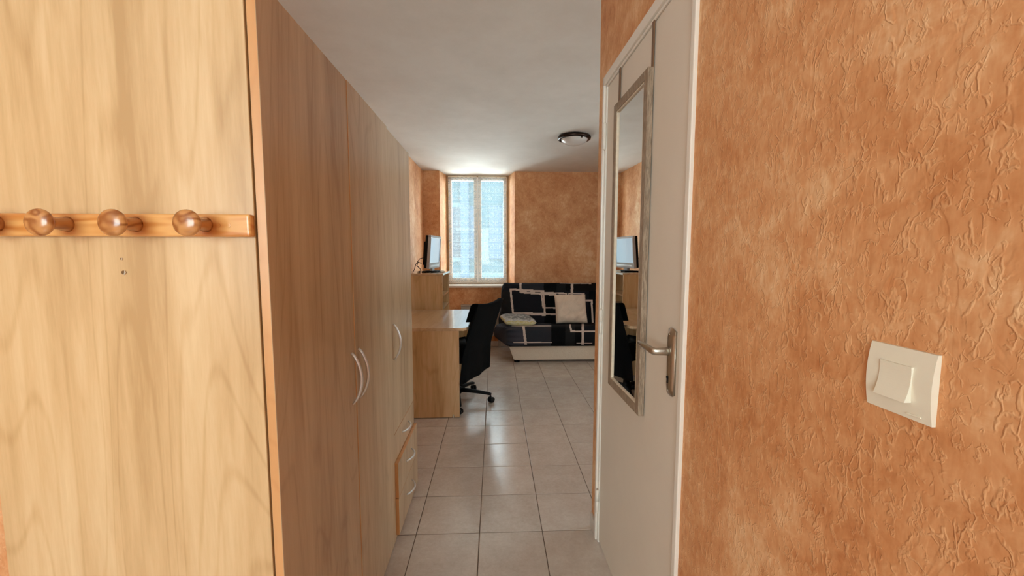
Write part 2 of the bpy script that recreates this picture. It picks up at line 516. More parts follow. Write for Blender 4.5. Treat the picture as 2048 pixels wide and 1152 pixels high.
# floor: grout bed with tiles set on it
bm = bmesh.new()
prism(bm, [(-2.75, -2.5), (0.75, -2.5), (0.75, 1.76), (2.8, 1.76), (2.8, 6.2), (-1.15, 6.2), (-1.15, 0.98), (-2.75, 0.98)], -0.12, -0.0022)
floor = struct('floor', bm, M['grout'], 'beige square tiled floor with brown grout running from corridor to sofa', 'floor')
TX0, TY0, TP = -0.0745, 0.036, 0.30
GAP = 0.0034
_tm = {}
def tile_mesh(w, d):
    key = (round(w, 3), round(d, 3))
    if key in _tm: return _tm[key]
    bm = bmesh.new(); b = 0.0028
    x, y = w/2, d/2
    L = [[bm.verts.new((sx*(x-i), sy*(y-i), z)) for sx, sy in ((-1, -1), (1, -1), (1, 1), (-1, 1))] for i, z in ((0, -0.012), (0, -0.0014), (b*0.5, -0.0003), (b, 0.0))]
    for p, q in zip(L, L[1:]):
        for k in range(4): bm.faces.new((p[k], p[(k+1) % 4], q[(k+1) % 4], q[k]))
    bm.faces.new(L[-1])
    me = bpy.data.meshes.new('tile'); bm.to_mesh(me); bm.free()
    me.materials.append(M['tile']); _tm[key] = me
    return me
def lay(x0, x1, y0, y1, joined=None):
    i0, i1 = math.floor((x0-TX0)/TP), math.ceil((x1-TX0)/TP)
    j0, j1 = math.floor((y0-TY0)/TP), math.ceil((y1-TY0)/TP)
    for i in range(i0, i1):
        for j in range(j0, j1):
            a, b = max(x0, TX0+i*TP+GAP/2), min(x1, TX0+(i+1)*TP-GAP/2)
            c, d = max(y0, TY0+j*TP+GAP/2), min(y1, TY0+(j+1)*TP-GAP/2)
            if b-a < 0.01 or d-c < 0.01: continue
            if joined is not None:
                box(joined, a, b, c, d, -0.012, 0)
                continue
            o = bpy.data.objects.new('tile', tile_mesh(b-a, d-c)); COL.objects.link(o)
            o.parent = floor; o.location = ((a+b)/2, (c+d)/2, random.uniform(-0.0003, 0.0003))
            o.rotation_euler = (random.uniform(-0.0012, 0.0012), random.uniform(-0.0012, 0.0012), 0)
YT = TY0 + TP*6      # 1.836, a joint row
lay(-1.06, 0.50, TY0+TP*2, YT)
lay(-1.02, 2.70, YT, YB)
bm = bmesh.new(); lay(-2.60, 0.52, -2.40, TY0+TP*2, bm)
o = obj('tile', bm, M['tile'], floor); o['kind'] = 'stuff'

bm = bmesh.new()
box(bm, -2.8, 2.85, -2.6, 6.25, CEIL, CEIL+0.12)
struct('ceiling', bm, M['ceil'], 'flat off-white plaster ceiling over corridor and living room', 'ceiling')

bm = bmesh.new()
prism(bm, [(-1.030, 0.885), (-0.976, 5.72), (-1.12, 5.72), (-1.16, 0.885)], 0, CEIL)
struct('wall_left', bm, M['wall'], 'orange papered wall on the window side behind desk and television', 'wall')
bm = bmesh.new(); box(bm, -2.7, -1.030, 0.872, 0.972, 0, CEIL)
struct('wall_left_entrance', bm, M['wall'], 'orange papered return wall beside the wardrobe end panel', 'wall')

# back wall with splayed window recess
WZ0, WZ1 = 0.862, CEIL
bm = bmesh.new()
prism(bm, [(-1.12, YB), (-0.748, YB), (-0.692, 6.02), (-0.692, 6.16), (-1.12, 6.16)], 0, CEIL)
prism(bm, [(0.280, YB), (2.80, YB), (2.80, 6.16), (0.205, 6.16), (0.205, 6.02)], 0, CEIL)
prism(bm, [(-0.748, YB), (0.280, YB), (0.205, 6.02), (0.205, 6.16), (-0.692, 6.16), (-0.692, 6.02)], 0, WZ0-0.02)
struct('wall_back', bm, M['wall'], 'orange papered end wall around the window recess behind sofa', 'wall')

# right corridor wall, with opening for the door (local y along the wall, local x into the wall)
def wall_local(name, bm, mat, label, cat):
    o = struct(name, bm, mat, label, cat)
    o.location = WO; o.rotation_euler = (0, 0, RZ)
    return o
DY0, DY1, DZ = -0.190, 0.566, 2.032      # clear opening in wall-local y
bm = bmesh.new()
box(bm, 0, 0.10, -3.75, DY0-0.012, 0, CEIL)
box(bm, 0, 0.10, DY1+0.012, 0.667, 0, CEIL)
box(bm, 0, 0.10, DY0-0.012, DY1+0.012, DZ+0.018, CEIL)
wall_local('wall_right', bm, M['wall'], 'orange textured papered wall holding the light switch and cream door', 'wall')
bm = bmesh.new(); box(bm, 0.57, 2.8, 1.77, 1.8655, 0, CEIL)
struct('wall_partition', bm, M['wall'], 'orange papered partition behind the door corner', 'wall')
bm = bmesh.new()
box(bm, 2.70, 2.80, 1.855, 2.10, 0, CEIL); box(bm, 2.70, 2.80, 3.20, 5.72, 0, CEIL); box(bm, 2.70, 2.80, 2.10, 3.20, 0, 0.93); box(bm, 2.70, 2.80, 2.10, 3.20, 2.23, CEIL)
struct('wall_right_living', bm, M['wall'], 'orange papered living room wall hidden behind corridor corner', 'wall')
w3 = sempty('fill_window', 'added white window on the unseen living room side wall for fill light', 'window')  # unseen window added to let fill light into the living room
bm = bmesh.new()
for a, b, c, d in ((2.10, 3.20, 0.93, 0.98), (2.10, 3.20, 2.18, 2.23), (2.10, 2.15, 0.98, 2.18), (3.15, 3.20, 0.98, 2.18), (2.62, 2.68, 0.98, 2.18)):
    box(bm, 2.72, 2.77, a, b, c, d, bevel=0.004)
obj('window_frame', bm, M['win_paint'], w3)
for a, b in ((2.15, 2.62), (2.68, 3.15)):
    B('pane', M['glass'], w3, 2.743, 2.747, a, b, 0.98, 2.18)
# entrance room behind the camera
bm = bmesh.new()
RX0, RX1, RZ0, RZ1 = -2.15, -0.15, 0.88, 2.22
box(bm, -2.7, RX0, -2.5, -2.4, 0, CEIL); box(bm, RX1, 0.75, -2.5, -2.4, 0, CEIL)
box(bm, RX0, RX1, -2.5, -2.4, 0, RZ0); box(bm, RX0, RX1, -2.5, -2.4, RZ1, CEIL)
struct('wall_rear', bm, M['wall'], 'orange papered wall with wide window behind the viewpoint', 'wall')
bm = bmesh.new(); box(bm, -2.7, -2.6, -2.4, 0.872, 0, CEIL)
struct('wall_left_rear', bm, M['wall'], 'orange papered side wall of the entrance', 'wall')
w2 = sempty('window_2', 'wide white window behind the viewpoint lighting the entrance', 'window')
bm = bmesh.new()
for a, b, c, d in ((RX0, RX1, RZ0, RZ0+0.05), (RX0, RX1, RZ1-0.05, RZ1), (RX0, RX0+0.05, RZ0, RZ1), (RX1-0.05, RX1, RZ0, RZ1), (-1.18, -1.12, RZ0, RZ1)):
    box(bm, a, b, -2.47, -2.42, c, d, bevel=0.004)
obj('window_frame', bm, M['win_paint'], w2)
for a, b in ((RX0+0.05, -1.18), (-1.12, RX1-0.05)):
    B('pane', M['glass'], w2, a, b, -2.447, -2.443, RZ0+0.05, RZ1-0.05)

# tile skirting
def skirt(name, pts, label):
    """pieces laid along a polyline; the face looks to the left of travel"""
    root = sempty(name, label, 'baseboard')
    for (x0, y0), (x1, y1) in zip(pts, pts[1:]):
        L = math.hypot(x1-x0, y1-y0); n = max(1, math.ceil(L/0.30)); a = math.atan2(y1-y0, x1-x0)
        for k in range(n):
            s0, s1 = k*L/n+0.0013, (k+1)*L/n-0.0013
            m = Matrix.Translation((x0, y0, 0)) @ Matrix.Rotation(a, 4, 'Z')
            B('tile', M['tile'], root, s0, s1, 0.0, 0.009, 0.001, 0.078, bevel=0.002, seg=1, mat=m)
    return root
skirt('baseboard_back', [(2.69, YB), (-0.97, YB)], 'beige tile skirting along the window wall beside the sofa')
skirt('baseboard_left', [(-0.98, 5.69), (-1.013, 2.30)], 'beige tile skirting along the wall under the desk')
skirt('baseboard_right', [(wl(1.788), 1.788), (wl(1.866), 1.866)][::1], 'short beige tile skirting piece between door frame and corridor corner')

# ------------------------------------------------------------------ window 1 with sashes
w1 = sempty('window_1', 'tall white two-leaf window in a splayed recess', 'window')
WX0, WX1, WY = -0.692, 0.205, 6.02
bm = bmesh.new()
box(bm, WX0, WX0+0.03, WY, WY+0.07, WZ0, CEIL); box(bm, WX1-0.03, WX1, WY, WY+0.07, WZ0, CEIL)
box(bm, WX0+0.03, WX1-0.03, WY, WY+0.07, CEIL-0.03, CEIL); box(bm, WX0+0.03, WX1-0.03, WY, WY+0.07, WZ0, WZ0+0.03)
obj('window_frame', bm, M['win_wood'], w1)
mid = (WX0+WX1)/2
for (a, b, hx) in ((WX0+0.024, mid-0.002, WX0+0.022), (mid+0.002, WX1-0.024, WX1-0.022)):
    bm = bmesh.new()
    z0, z1 = WZ0+0.022, CEIL-0.022
    for q in ((a, a+0.052, z0, z1), (b-0.052, b, z0, z1), (a+0.052, b-0.052, z0, z0+0.075), (a+0.052, b-0.052, z1-0.055, z1)):
        box(bm, q[0], q[1], WY-0.012, WY+0.035, q[2], q[3], bevel=0.004)
    sash = obj('window_sash', bm, M['win_paint'], w1)
    B('pane', M['glass'], sash, a+0.05, b-0.05, WY+0.010, WY+0.014, z0+0.07, z1-0.05)
    for hz in (1.06, 1.42, 2.18):
        bm = bmesh.new(); lathe(bm, [(0.007, -0.045), (0.007, 0.045)], 10, Matrix.Translation((hx, WY-0.014, hz)))
        obj('hinge', bm, M['brass'], w1, True)
bm = bmesh.new(); prism(bm, [(-0.752, YB-0.022), (0.284, YB-0.022), (0.284, YB), (0.205, WY+0.02), (-0.692, WY+0.02), (-0.752, YB)], WZ0-0.02, WZ0+0.006)
obj('window_sill', bm, M['white_paint'], w1)

# lace curtains, one per leaf
def curtain(x0, x1, z0, z1, label, edge):
    bm = bmesh.new()
    cx, cz = (x0+x1)/2, z1
    def fn(u, v):
        x = x0+(x1-x0)*u
        z = z0+(z1-z0)*v
        gather = 0.4+0.6*v
        y = -0.006*math.sin(u*41+0.7*math.sin(v*3))*gather - 0.003*math.sin(u*97)
        if edge == 'l':
            x += 0.030*math.exp(-u*9)*math.sin(PI*min(1, max(0, (0.66-v)/0.56)))*(1 if v < 0.66 else 0)
            y -= 0.014*math.exp(-u*9)
        if v < 0.02: z += 0.004*math.sin(u*60)
        return (x-cx, y, z-cz)
    grid(bm, fn, 70, 80)
    o = obj('lace_curtain', bm, M['lace'], None, True, (cx, WY-0.045, cz))
    tag(o, label, 'curtain')
    # hem along the rod and down the sides
    bm = bmesh.new()
    box(bm, x0-cx, x1-cx, -0.008, 0.006, -0.004, 0.008, bevel=0.003)
    r = obj('curtain_rod', bm, M['plastic_white'], o)
    return o
curtain(WX0+0.030, mid-0.010, WZ0+0.012, CEIL-0.03, 'white lace net curtain over the window leaf nearest the television', None)
curtain(mid+0.012, WX1-0.034, WZ0+0.012, CEIL-0.03, 'white lace net curtain over the window leaf nearest the sofa', 'l')

# ------------------------------------------------------------------ street outside
bm = bmesh.new(); box(bm, -14, 14, 6.3, 30, -3.3, -3.2)
struct('ground', bm, M['street'], 'grey street below the window', 'street')
fb = thing('facade_building', 'grey town house facade seen faintly through the lace curtains', 'building', (0, 15.0, -3.2))
B('wall', M['plaster_out'], fb, -11, 11, 0, 6, 0, 8.3)
B('cornice', M['stone_out'], fb, -11.2, 11.2, -0.35, 0, 8.0, 8.35, bevel=0.03)
B('string_course', M['stone_out'], fb, -11, 11, -0.12, 0, 3.55, 3.8, bevel=0.02)
B('downpipe', M['shutter_out'], fb, -1.22, -0.92, -0.2, 0, 0, 8.0, bevel=0.03)
for k in range(-3, 4):
    for z in (0.9, 4.3):
        cx = 0.9+k*2.6
        f = B('window', M['stone_out'], fb, cx-0.62, cx+0.62, -0.10, 0.02, z-0.1, z+2.0, bevel=0.01)
        B('pane', M['pane_out'], f, cx-0.48, cx+0.48, -0.115, -0.10, z+0.05, z+1.86)
        for s in (-1, 1):
            B('shutter', M['shutter_out'], fb, cx+s*0.86-0.23, cx+s*0.86+0.23, -0.06, 0, z, z+1.9, bevel=0.008)

# ------------------------------------------------------------------ door on the right wall
door = sempty('door_1', 'cream painted flush door with white frame and lever handle', 'door', WO, RZ)
# wall-local axes: x negative = towards the corridor, y along the corridor
FY0, FY1, FZ = -0.206, 0.585, 2.067
def jamb(y0, y1, z0, z1, nm='door_frame'):
    return B(nm, M['white_paint'], door, -0.014, 0.05, y0, y1, z0, z1, bevel=0.003)
bm = bmesh.new()
fwid = 0.020
for q in ((FY0, FY0+fwid, 0, FZ), (FY1-fwid, FY1, 0, FZ), (FY0, FY1, FZ-0.036, FZ)):
    box(bm, -0.010, 0.05, q[0], q[1], q[2], q[3], bevel=0.003)
obj('door_frame', bm, M['white_paint'], door)
# inner rebate moulding
bm = bmesh.new()
for q in ((FY0+fwid, FY0+fwid+0.016, 0, FZ-0.036), (FY1-fwid-0.016, FY1-fwid, 0, FZ-0.036), (FY0+fwid, FY1-fwid, FZ-0.046, FZ-0.036)):
    box(bm, -0.002, 0.05, q[0], q[1], q[2], q[3], bevel=0.002)
obj('door_stop', bm, M['white_paint'], door)
LY0, LY1 = FY0+fwid+0.018, FY1-fwid-0.018
leaf = B('door_leaf', M['door_paint'], door, 0.003, 0.043, LY0, LY1, 0.008, FZ-0.048, bevel=0.002)
for hz in (0.20, 1.03, 1.82):
    bm = bmesh.new()
    lathe(bm, [(0.003, -0.056), (0.0065, -0.052), (0.0075, -0.001), (0.0065, 0.0), (0.0085, 0.001), (0.0085, 0.050), (0.004, 0.055)], 12, Matrix.Translation((-0.008, 0.548, hz)))
    obj('hinge', bm, M['white_paint'], door, True)
# lever handle on back plate
HY = -0.127
hd = obj('handle', bmesh.new(), M['nickel'], door)
bm = bmesh.new()
n = 14
def plate(u, v):
    z = 0.941 + 0.181*v
    y = HY + 0.0205*(2*u-1)
    x = -0.0015 - 0.0085*(1-abs(2*u-1)**3.0)*min(1, 8*v, 8*(1-v))**0.5
    return (x, y, z + 0.004*(1-abs(2*u-1)**2)*(1 if v > 0.5 else -1))
grid(bm, plate, 12, 20)
box(bm, -0.0025, 0.003, HY-0.0205, HY+0.0205, 0.943, 1.120)
obj('back_plate', bm, M['nickel'], hd, True)
bm = bmesh.new()
pts = [(-0.005, HY, 1.062), (-0.022, HY, 1.062), (-0.046, HY, 1.062), (-0.053, HY+0.006, 1.063), (-0.057, HY+0.030, 1.066), (-0.060, HY+0.055, 1.067), (-0.064, HY+0.080, 1.070)]
tube(bm, pts, [0.0105, 0.0095, 0.0085, 0.0088, 0.0085, 0.0075, 0.0058], 14, flat=(0.72, 1.15))
obj('lever', bm, M['nickel'], hd, True)
bm = bmesh.new()
lathe(bm, [(0.0042, 0), (0.0042, 0.0022)], 12, Matrix.Translation((-0.0105, HY, 0.990)) @ Matrix.Rotation(-PI/2, 4, 'Y'))
box(bm, -0.012, -0.009, HY-0.0022, HY+0.0022, 0.974, 0.990)
obj('keyhole', bm, M['black'], hd)
for z in (0.953, 1.110):
    bm = bmesh.new(); lathe(bm, [(0.0032, 0), (0.0030, 0.0020), (0, 0.0026)], 10, Matrix.Translation((-0.0088, HY, z)) @ Matrix.Rotation(-PI/2, 4, 'Y'))
    obj('screw', bm, M['nickel'], hd, True)

# ------------------------------------------------------------------ mirror hanging on the door
mir = thing('hanging_mirror', 'tall narrow mirror in washed oak frame hung on the cream door', 'mirror', WO, RZ)
MY0, MY1, MZ0, MZ1 = 0.0570, 0.3900, 0.803, 1.888
mx0, mx1 = -0.0185, 0.000
fwm = 0.030
for nm, q in (('frame_stile', (MY0, MY0+fwm, MZ0, MZ1)), ('frame_stile', (MY1-fwm, MY1, MZ0, MZ1)), ('frame_rail', (MY0+fwm, MY1-fwm, MZ0, MZ0+fwm)), ('frame_rail', (MY0+fwm, MY1-fwm, MZ1-fwm, MZ1))):
    B(nm, M['oak'], mir, mx0, mx1, q[0], q[1], q[2], q[3], bevel=0.0012, seg=1)
bm = bmesh.new()
a, b, c, d = MY0+fwm, MY1-fwm, MZ0+fwm, MZ1-fwm
for q in ((a, a+0.006, c, d), (b-0.006, b, c, d), (a, b, c, c+0.006), (a, b, d-0.006, d)):
    box(bm, -0.017, -0.009, q[0], q[1], q[2], q[3], bevel=0.001, seg=1)
obj('inner_lip', bm, M['oak_lip'], mir)
B('mirror_glass', M['mirror'], mir, -0.0115, -0.0085, a, b, c, d)
for y in (0.0655, 0.3780):
    B('hanging_strap', M['strap'], mir, -0.0035, 0.0005, y-0.0075, y+0.0075, MZ1-0.02, FZ-0.044, bevel=0.0008, seg=1)

# ------------------------------------------------------------------ light switch
sw = thing('light_switch', 'square ivory rocker light switch on the orange textured wall', 'switch', WO, RZ)
SY0, SY1, SZ0, SZ1 = -0.7788, -0.7005, 1.1350, 1.2172
def dome_plate(bm, y0, y1, z0, z1, h_edge, h_mid, tilt, n=14, base=0.0):
    """plate whose face is curved about the horizontal axis (bulging or hollow)"""
    def face(u, v):
        s = 2*v-1
        h = h_edge + (h_mid-h_edge)*(1-s*s) - tilt*s
        return (-(base+h), y0+(y1-y0)*u, z0+(z1-z0)*v)
    vs = grid(bm, face, 2, n)
    lo = [[bm.verts.new((-base, y0+(y1-y0)*i/2, z0+(z1-z0)*j/n)) for j in range(n+1)] for i in (0, 2)]
    for q, i in ((lo[0], 0), (lo[1], 2)):
        for j in range(n):
            bm.faces.new((q[j], q[j+1], vs[i][j+1], vs[i][j]))
    for j in (0, n):
        bm.faces.new((lo[0][j], vs[0][j], vs[1][j], vs[2][j], lo[1][j]))
bm = bmesh.new()
dome_plate(bm, SY0, SY1, SZ0, SZ1, 0.0045, 0.0090, 0)
es = [e for e in bm.edges if len(e.link_faces) == 2 and e.calc_face_angle(0) > 0.6]
bmesh.ops.bevel(bm, geom=es, offset=0.0012, segments=2, affect='EDGES')
pl = obj('switch_plate', bm, M['plastic_white'], sw)
bm = bmesh.new()
dome_plate(bm, SY0+0.0215, SY1-0.0185, SZ0+0.0205, SZ1-0.0195, 0.0068, 0.0040, 0.0028, base=0.0070)
obj('rocker', bm, M['plastic_white'], sw)
B('maker_mark', M['plastic_white'], pl, -0.0075, -0.006, SY0+0.010, SY0+0.026, SZ0+0.0055, SZ0+0.0075, bevel=0.0004, seg=1)

# ------------------------------------------------------------------ wardrobes
XF = -0.457          # front face of doors
WT = 1.862
def bow_handle(parent, y, z0, z1, x, out=0.030, vertical=True, r=0.0058):
    bm = bmesh.new(); pts = []; rad = []
    for k in range(15):
        s = k/14
        h = math.sin(PI*s)**0.72
        q = z0+(z1-z0)*s
        pts.append((x+0.003+out*h, y, q) if vertical else (x+0.003+out*h, q, y))
        rad.append(r*(0.85+0.35*h))
    tube(bm, pts, rad, 10, flat=(1.0, 0.7) if vertical else (0.7, 1.0))
    return obj('handle', bm, M['alu'], parent, True)

wa = thing('wardrobe', 'tall two-door maple laminate wardrobe carrying the coat rack on its end', 'wardrobe', (0, 0, 0))
Y0, Y1 = 0.846, 1.797
end = B('side_panel', M['maple'], wa, -1.024, XF-0.0235, Y0, Y0+0.019, 0.0, WT-0.002, bevel=0.001, seg=1)
B('side_panel', M['maple'], wa, -1.015, XF-0.0235, Y1-0.019, Y1, 0.0, WT-0.002, bevel=0.001, seg=1)
B('top_panel', M['maple_y'], wa, -1.015, XF-0.0235, Y0+0.019, Y1-0.019, WT-0.022, WT-0.002)
B('bottom_panel', M['maple_y'], wa, -1.015, XF-0.0235, Y0+0.019, Y1-0.019, 0.06, 0.08)
B('back_panel', M['maple'], wa, -1.014, -1.008, Y0+0.019, Y1-0.019, 0.06, WT-0.022)
B('plinth', M['maple'], wa, -0.50, XF-0.025, Y0+0.019, Y1-0.019, 0.0, 0.06)
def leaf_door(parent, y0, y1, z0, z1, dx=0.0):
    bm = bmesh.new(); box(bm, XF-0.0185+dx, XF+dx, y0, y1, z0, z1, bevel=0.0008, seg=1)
    o = obj('door', bm, M['maple_shaded'], parent)
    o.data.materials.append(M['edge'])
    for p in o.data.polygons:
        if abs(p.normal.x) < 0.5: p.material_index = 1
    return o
ym = 1.3285
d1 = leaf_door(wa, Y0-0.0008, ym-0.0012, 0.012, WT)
bow_handle(d1, ym-0.040, 0.846, 1.012, XF)
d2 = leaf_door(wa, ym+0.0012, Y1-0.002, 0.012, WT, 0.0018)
bow_handle(d2, ym+0.022, 0.846, 1.012, XF+0.0018)
# two old screw holes with torn laminate in the end panel
for x, z, r in ((-0.7434, 1.317, 0.0024), (-0.7415, 1.2897, 0.0042)):
    bm = bmesh.new(); lathe(bm, [(r, 0), (r*0.6, 0.0006), (0, 0.0006)], 10, Matrix.Translation((x, Y0-0.0001, z)) @ Matrix.Rotation(PI/2, 4, 'X'))
    h = obj('screw_hole', bm, M['dark'], end)
    bm = bmesh.new(); tube(bm, [(x+r*0.9, Y0-0.001, z+r*0.9), (x+r*1.15, Y0-0.0014, z), (x+r*0.4, Y0-0.001, z-r*1.1)], [r*0.2, r*0.42, r*0.2], 6)
    obj('torn_flake', bm, M['oak_lip'], h)

wb2 = thing('wardrobe', 'maple laminate cupboard with one upper door above three drawers', 'wardrobe', (0, 0, 0))
U0, U1 = 1.799, 2.247
UT = WT-0.006
for a, b in ((U0, U0+0.018), (U1-0.018, U1)):
    B('side_panel', M['maple'], wb2, -1.005, XF-0.0235, a, b, 0.0, UT-0.002, bevel=0.001, seg=1)
B('top_panel', M['maple_y'], wb2, -1.005, XF-0.0235, U0+0.018, U1-0.018, UT-0.022, UT-0.002)
B('middle_panel', M['maple_y'], wb2, -1.0, XF-0.024, U0+0.018, U1-0.018, 0.494, 0.510)
B('back_panel', M['maple'], wb2, -1.004, -0.998, U0+0.018, U1-0.018, 0.05, UT-0.022)
B('plinth', M['maple'], wb2, -0.50, XF-0.004, U0+0.018, U1-0.018, 0.0, 0.018)
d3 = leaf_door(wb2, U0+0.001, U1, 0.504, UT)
bow_handle(d3, U0+0.028, 0.846, 1.010, XF)
DR = [(0.372, 0.5005, 0.0), (0.204, 0.3685, 0.016), (0.026, 0.2005, 0.0155)]
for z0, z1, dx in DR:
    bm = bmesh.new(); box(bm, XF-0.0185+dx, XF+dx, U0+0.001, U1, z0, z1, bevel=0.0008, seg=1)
    dr = obj('drawer', bm, M['maple_shaded'], wb2)
    dr.data.materials.append(M['edge'])
    for p in dr.data.polygons:
        if abs(p.normal.x) < 0.5: p.material_index = 1
    B('drawer_box', M['maple_y'], dr, XF-0.45+dx, XF-0.019+dx, U0+0.03, U1-0.03, z0+0.02, z1-0.03)
    bow_handle(dr, (z0+z1)/2+0.016, (U0+U1)/2-0.072, (U0+U1)/2+0.058, XF+dx, out=0.026, vertical=False, r=0.005)

# ------------------------------------------------------------------ coat rack on the wardrobe end
cr = thing('coat_rack', 'varnished pine coat rack with round knobs on the wardrobe end panel', 'coat rack', (0, Y0, 0))
bm = bmesh.new()
box(bm, -1.020, -0.4795, -0.0175, 0.0, 1.3605, 1.405, bevel=0.006, seg=4)
obj('board', bm, M['pine'], cr)
for px_ in (-0.952, -0.824, -0.6965, -0.565):
    bm = bmesh.new()
    kn = [(0.0, 0.0745), (0.009, 0.0742), (0.0165, 0.0729), (0.0215, 0.0707), (0.0243, 0.0679), (0.025, 0.0649), (0.024, 0.0617), (0.0205, 0.0589), (0.0155, 0.0569), (0.0118, 0.0553)]
    lathe(bm, kn, 28, Matrix.Rotation(PI/2, 4, 'X'))
    k = obj('knob', bm, M['knob'], cr, True, (px_, -0.0, 1.3840))
    k.rotation_euler = (0, random.uniform(-1.5, 1.5), 0)
    bm = bmesh.new(); lathe(bm, [(0.0118, 0.0555), (0.0110, 0.045), (0.0118, 0.032), (0.0138, 0.022), (0.0148, 0.0172)], 24, Matrix.Rotation(PI/2, 4, 'X'))
    obj('peg_stem', bm, M['knob'], k, True)
for px_ in (-0.5415, -0.5215):
    bm = bmesh.new(); lathe(bm, [(0.0052, 0), (0.0050, 0.0008), (0, 0.0010)], 14, Matrix.Translation((px_, -0.0174, 1.3830)) @ Matrix.Rotation(PI/2, 4, 'X'))
    obj('plug', bm, M['pine'], cr)

# ------------------------------------------------------------------ desk
dk = thing('desk', 'maple laminate desk with panel ends standing past the wardrobe', 'desk', (0, 0, 0))
DTZ = 0.735
bm = bmesh.new()
prism(bm, [(-0.995, 3.19), (-0.29, 3.19), (-0.25, 3.195), (-0.225, 3.22), (-0.215, 3.26), (-0.215, 4.18), (-0.225, 4.225), (-0.25, 4.245), (-0.985, 4.25)], DTZ-0.024, DTZ)
es = [e for e in bm.edges if abs(e.verts[0].co.z-e.verts[1].co.z) < 1e-5]
bmesh.ops.bevel(bm, geom=es, offset=0.004, segments=2, affect='EDGES')
obj('desktop', bm, M['maple_y'], dk)
for y in (3.196, 4.222):
    bm = bmesh.new()
    prism(bm, [(-0.99, 0.006), (-0.345, 0.006), (-0.339, 0.030), (-0.331, 0.030), (-0.325, 0.006), (-0.284, 0.006), (-0.284, DTZ-0.025), (-0.99, DTZ-0.025)], y, y+0.019, 'y')
    obj('side_panel', bm, M['maple'], dk)
    bm = bmesh.new(); lathe(bm, [(0.004, 0.0), (0.004, 0.028)], 10, Matrix.Translation((-0.335, y+0.009, 0)))
    obj('levelling_foot', bm, M['plastic_white'], dk)
    bm = bmesh.new(); lathe(bm, [(0.014, 0.0), (0.012, 0.008)], 12, Matrix.Translation((-0.90, y+0.009, 0)))
    obj('levelling_foot', bm, M['black'], dk)
B('modesty_panel', M['maple'], dk, -0.87, -0.852, 3.217, 4.220, 0.32, DTZ-0.026)

# ------------------------------------------------------------------ bookcase
bk = thing('bookcase', 'low maple open shelf unit carrying the television beside the window', 'bookcase', (0, 0, 0))
bx0, bx1, by0, by1, bt = -0.975, -0.548, 4.285, 4.905, 1.112
for y in (by0, by1-0.018):
    B('side_panel', M['maple'], bk, bx0, bx1, y, y+0.018, 0.0, bt-0.022, bevel=0.001, seg=1)
B('top_panel', M['maple_y'], bk, bx0, bx1+0.012, by0-0.006, by1+0.006, bt-0.022, bt, bevel=0.003)
for z in (0.06, 0.40, 0.735, 0.875):
    B('shelf', M['maple_y'], bk, bx0+0.008, bx1-0.006, by0+0.018, by1-0.018, z-0.018, z)
B('back_panel', M['maple'], bk, bx0, bx0+0.006, by0+0.018, by1-0.018, 0.04, bt-0.022)

# ------------------------------------------------------------------ television
tv = thing('television', 'small silver flat television with pale lit screen on the shelf unit', 'television', (-0.705, 4.62, bt), math.radians(-5.0))
tv_t = math.radians(4.5)
def tvm():  # tilt forward about local y
    return Matrix.Translation((0, 0, 0.045)) @ Matrix.Rotation(tv_t, 4, 'Y')
TW, TH = 0.245, 0.36
bm = bmesh.new()
for q in ((-TW, TW, 0.0, 0.062), (-TW, TW, TH-0.026, TH), (-TW, -TW+0.022, 0.062, TH-0.026), (TW-0.022, TW, 0.062, TH-0.026)):
    box(bm, 0.0, 0.030, q[0], q[1], q[2], q[3], bevel=0.004)
bmesh.ops.transform(bm, matrix=tvm(), verts=bm.verts)
obj('bezel', bm, M['silver'], tv)
bm = bmesh.new(); box(bm, 0.008, 0.022, -TW+0.021, TW-0.021, 0.061, TH-0.025)
bmesh.ops.transform(bm, matrix=tvm(), verts=bm.verts)
obj('screen', bm, M['screen'], tv)
bm = bmesh.new(); box(bm, -0.030, 0.0, -TW+0.004, TW-0.004, 0.004, TH-0.004, bevel=0.006); box(bm, -0.065, -0.028, -0.17, 0.17, 0.03, TH-0.07, bevel=0.014)
bmesh.ops.transform(bm, matrix=tvm(), verts=bm.verts)
obj('back_housing', bm, M['black'], tv)
bm = bmesh.new(); box(bm, 0.029, 0.032, -0.20, 0.20, 0.016, 0.036, bevel=0.001, seg=1)
bmesh.ops.transform(bm, matrix=tvm(), verts=bm.verts)
obj('speaker_grille', bm, M['alu'], tv)
B('stand_neck', M['silver'], tv, -0.012, 0.018, -0.05, 0.05, 0.012, 0.075, bevel=0.004)
B('stand_base', M['black'], tv, -0.085, 0.085, -0.13, 0.13, 0.0, 0.014, bevel=0.006)
bm = bmesh.new()
tube(bm, [(-0.78, 4.50, bt+0.16), (-0.81, 4.46, bt+0.15), (-0.85, 4.44, bt+0.09), (-0.865, 4.43, bt+0.03), (-0.88, 4.42, bt+0.004)], 0.0035, 8)
tube(bm, [(-0.80, 4.49, bt+0.10), (-0.825, 4.45, bt+0.115), (-0.84, 4.45, bt+0.075), (-0.81, 4.46, bt+0.045), (-0.80, 4.47, bt+0.02), (-0.83, 4.44, bt+0.006), (-0.80, 4.42, bt+0.005)], 0.005, 8)
tag(obj('power_cable', bm, M['black'], None, True), 'black looped cable hanging behind the television', 'cable')
rm = thing('remote_control', 'small white remote control lying in front of the television stand', 'remote control', (-0.580, 4.55, bt), 0.25)
B('body', M['plastic_white'], rm, -0.022, 0.022, -0.075, 0.075, 0.0, 0.016, bevel=0.005)
B('keypad', M['silver'], rm, -0.014, 0.014, -0.05, 0.055, 0.016, 0.0175, bevel=0.0005, seg=1)

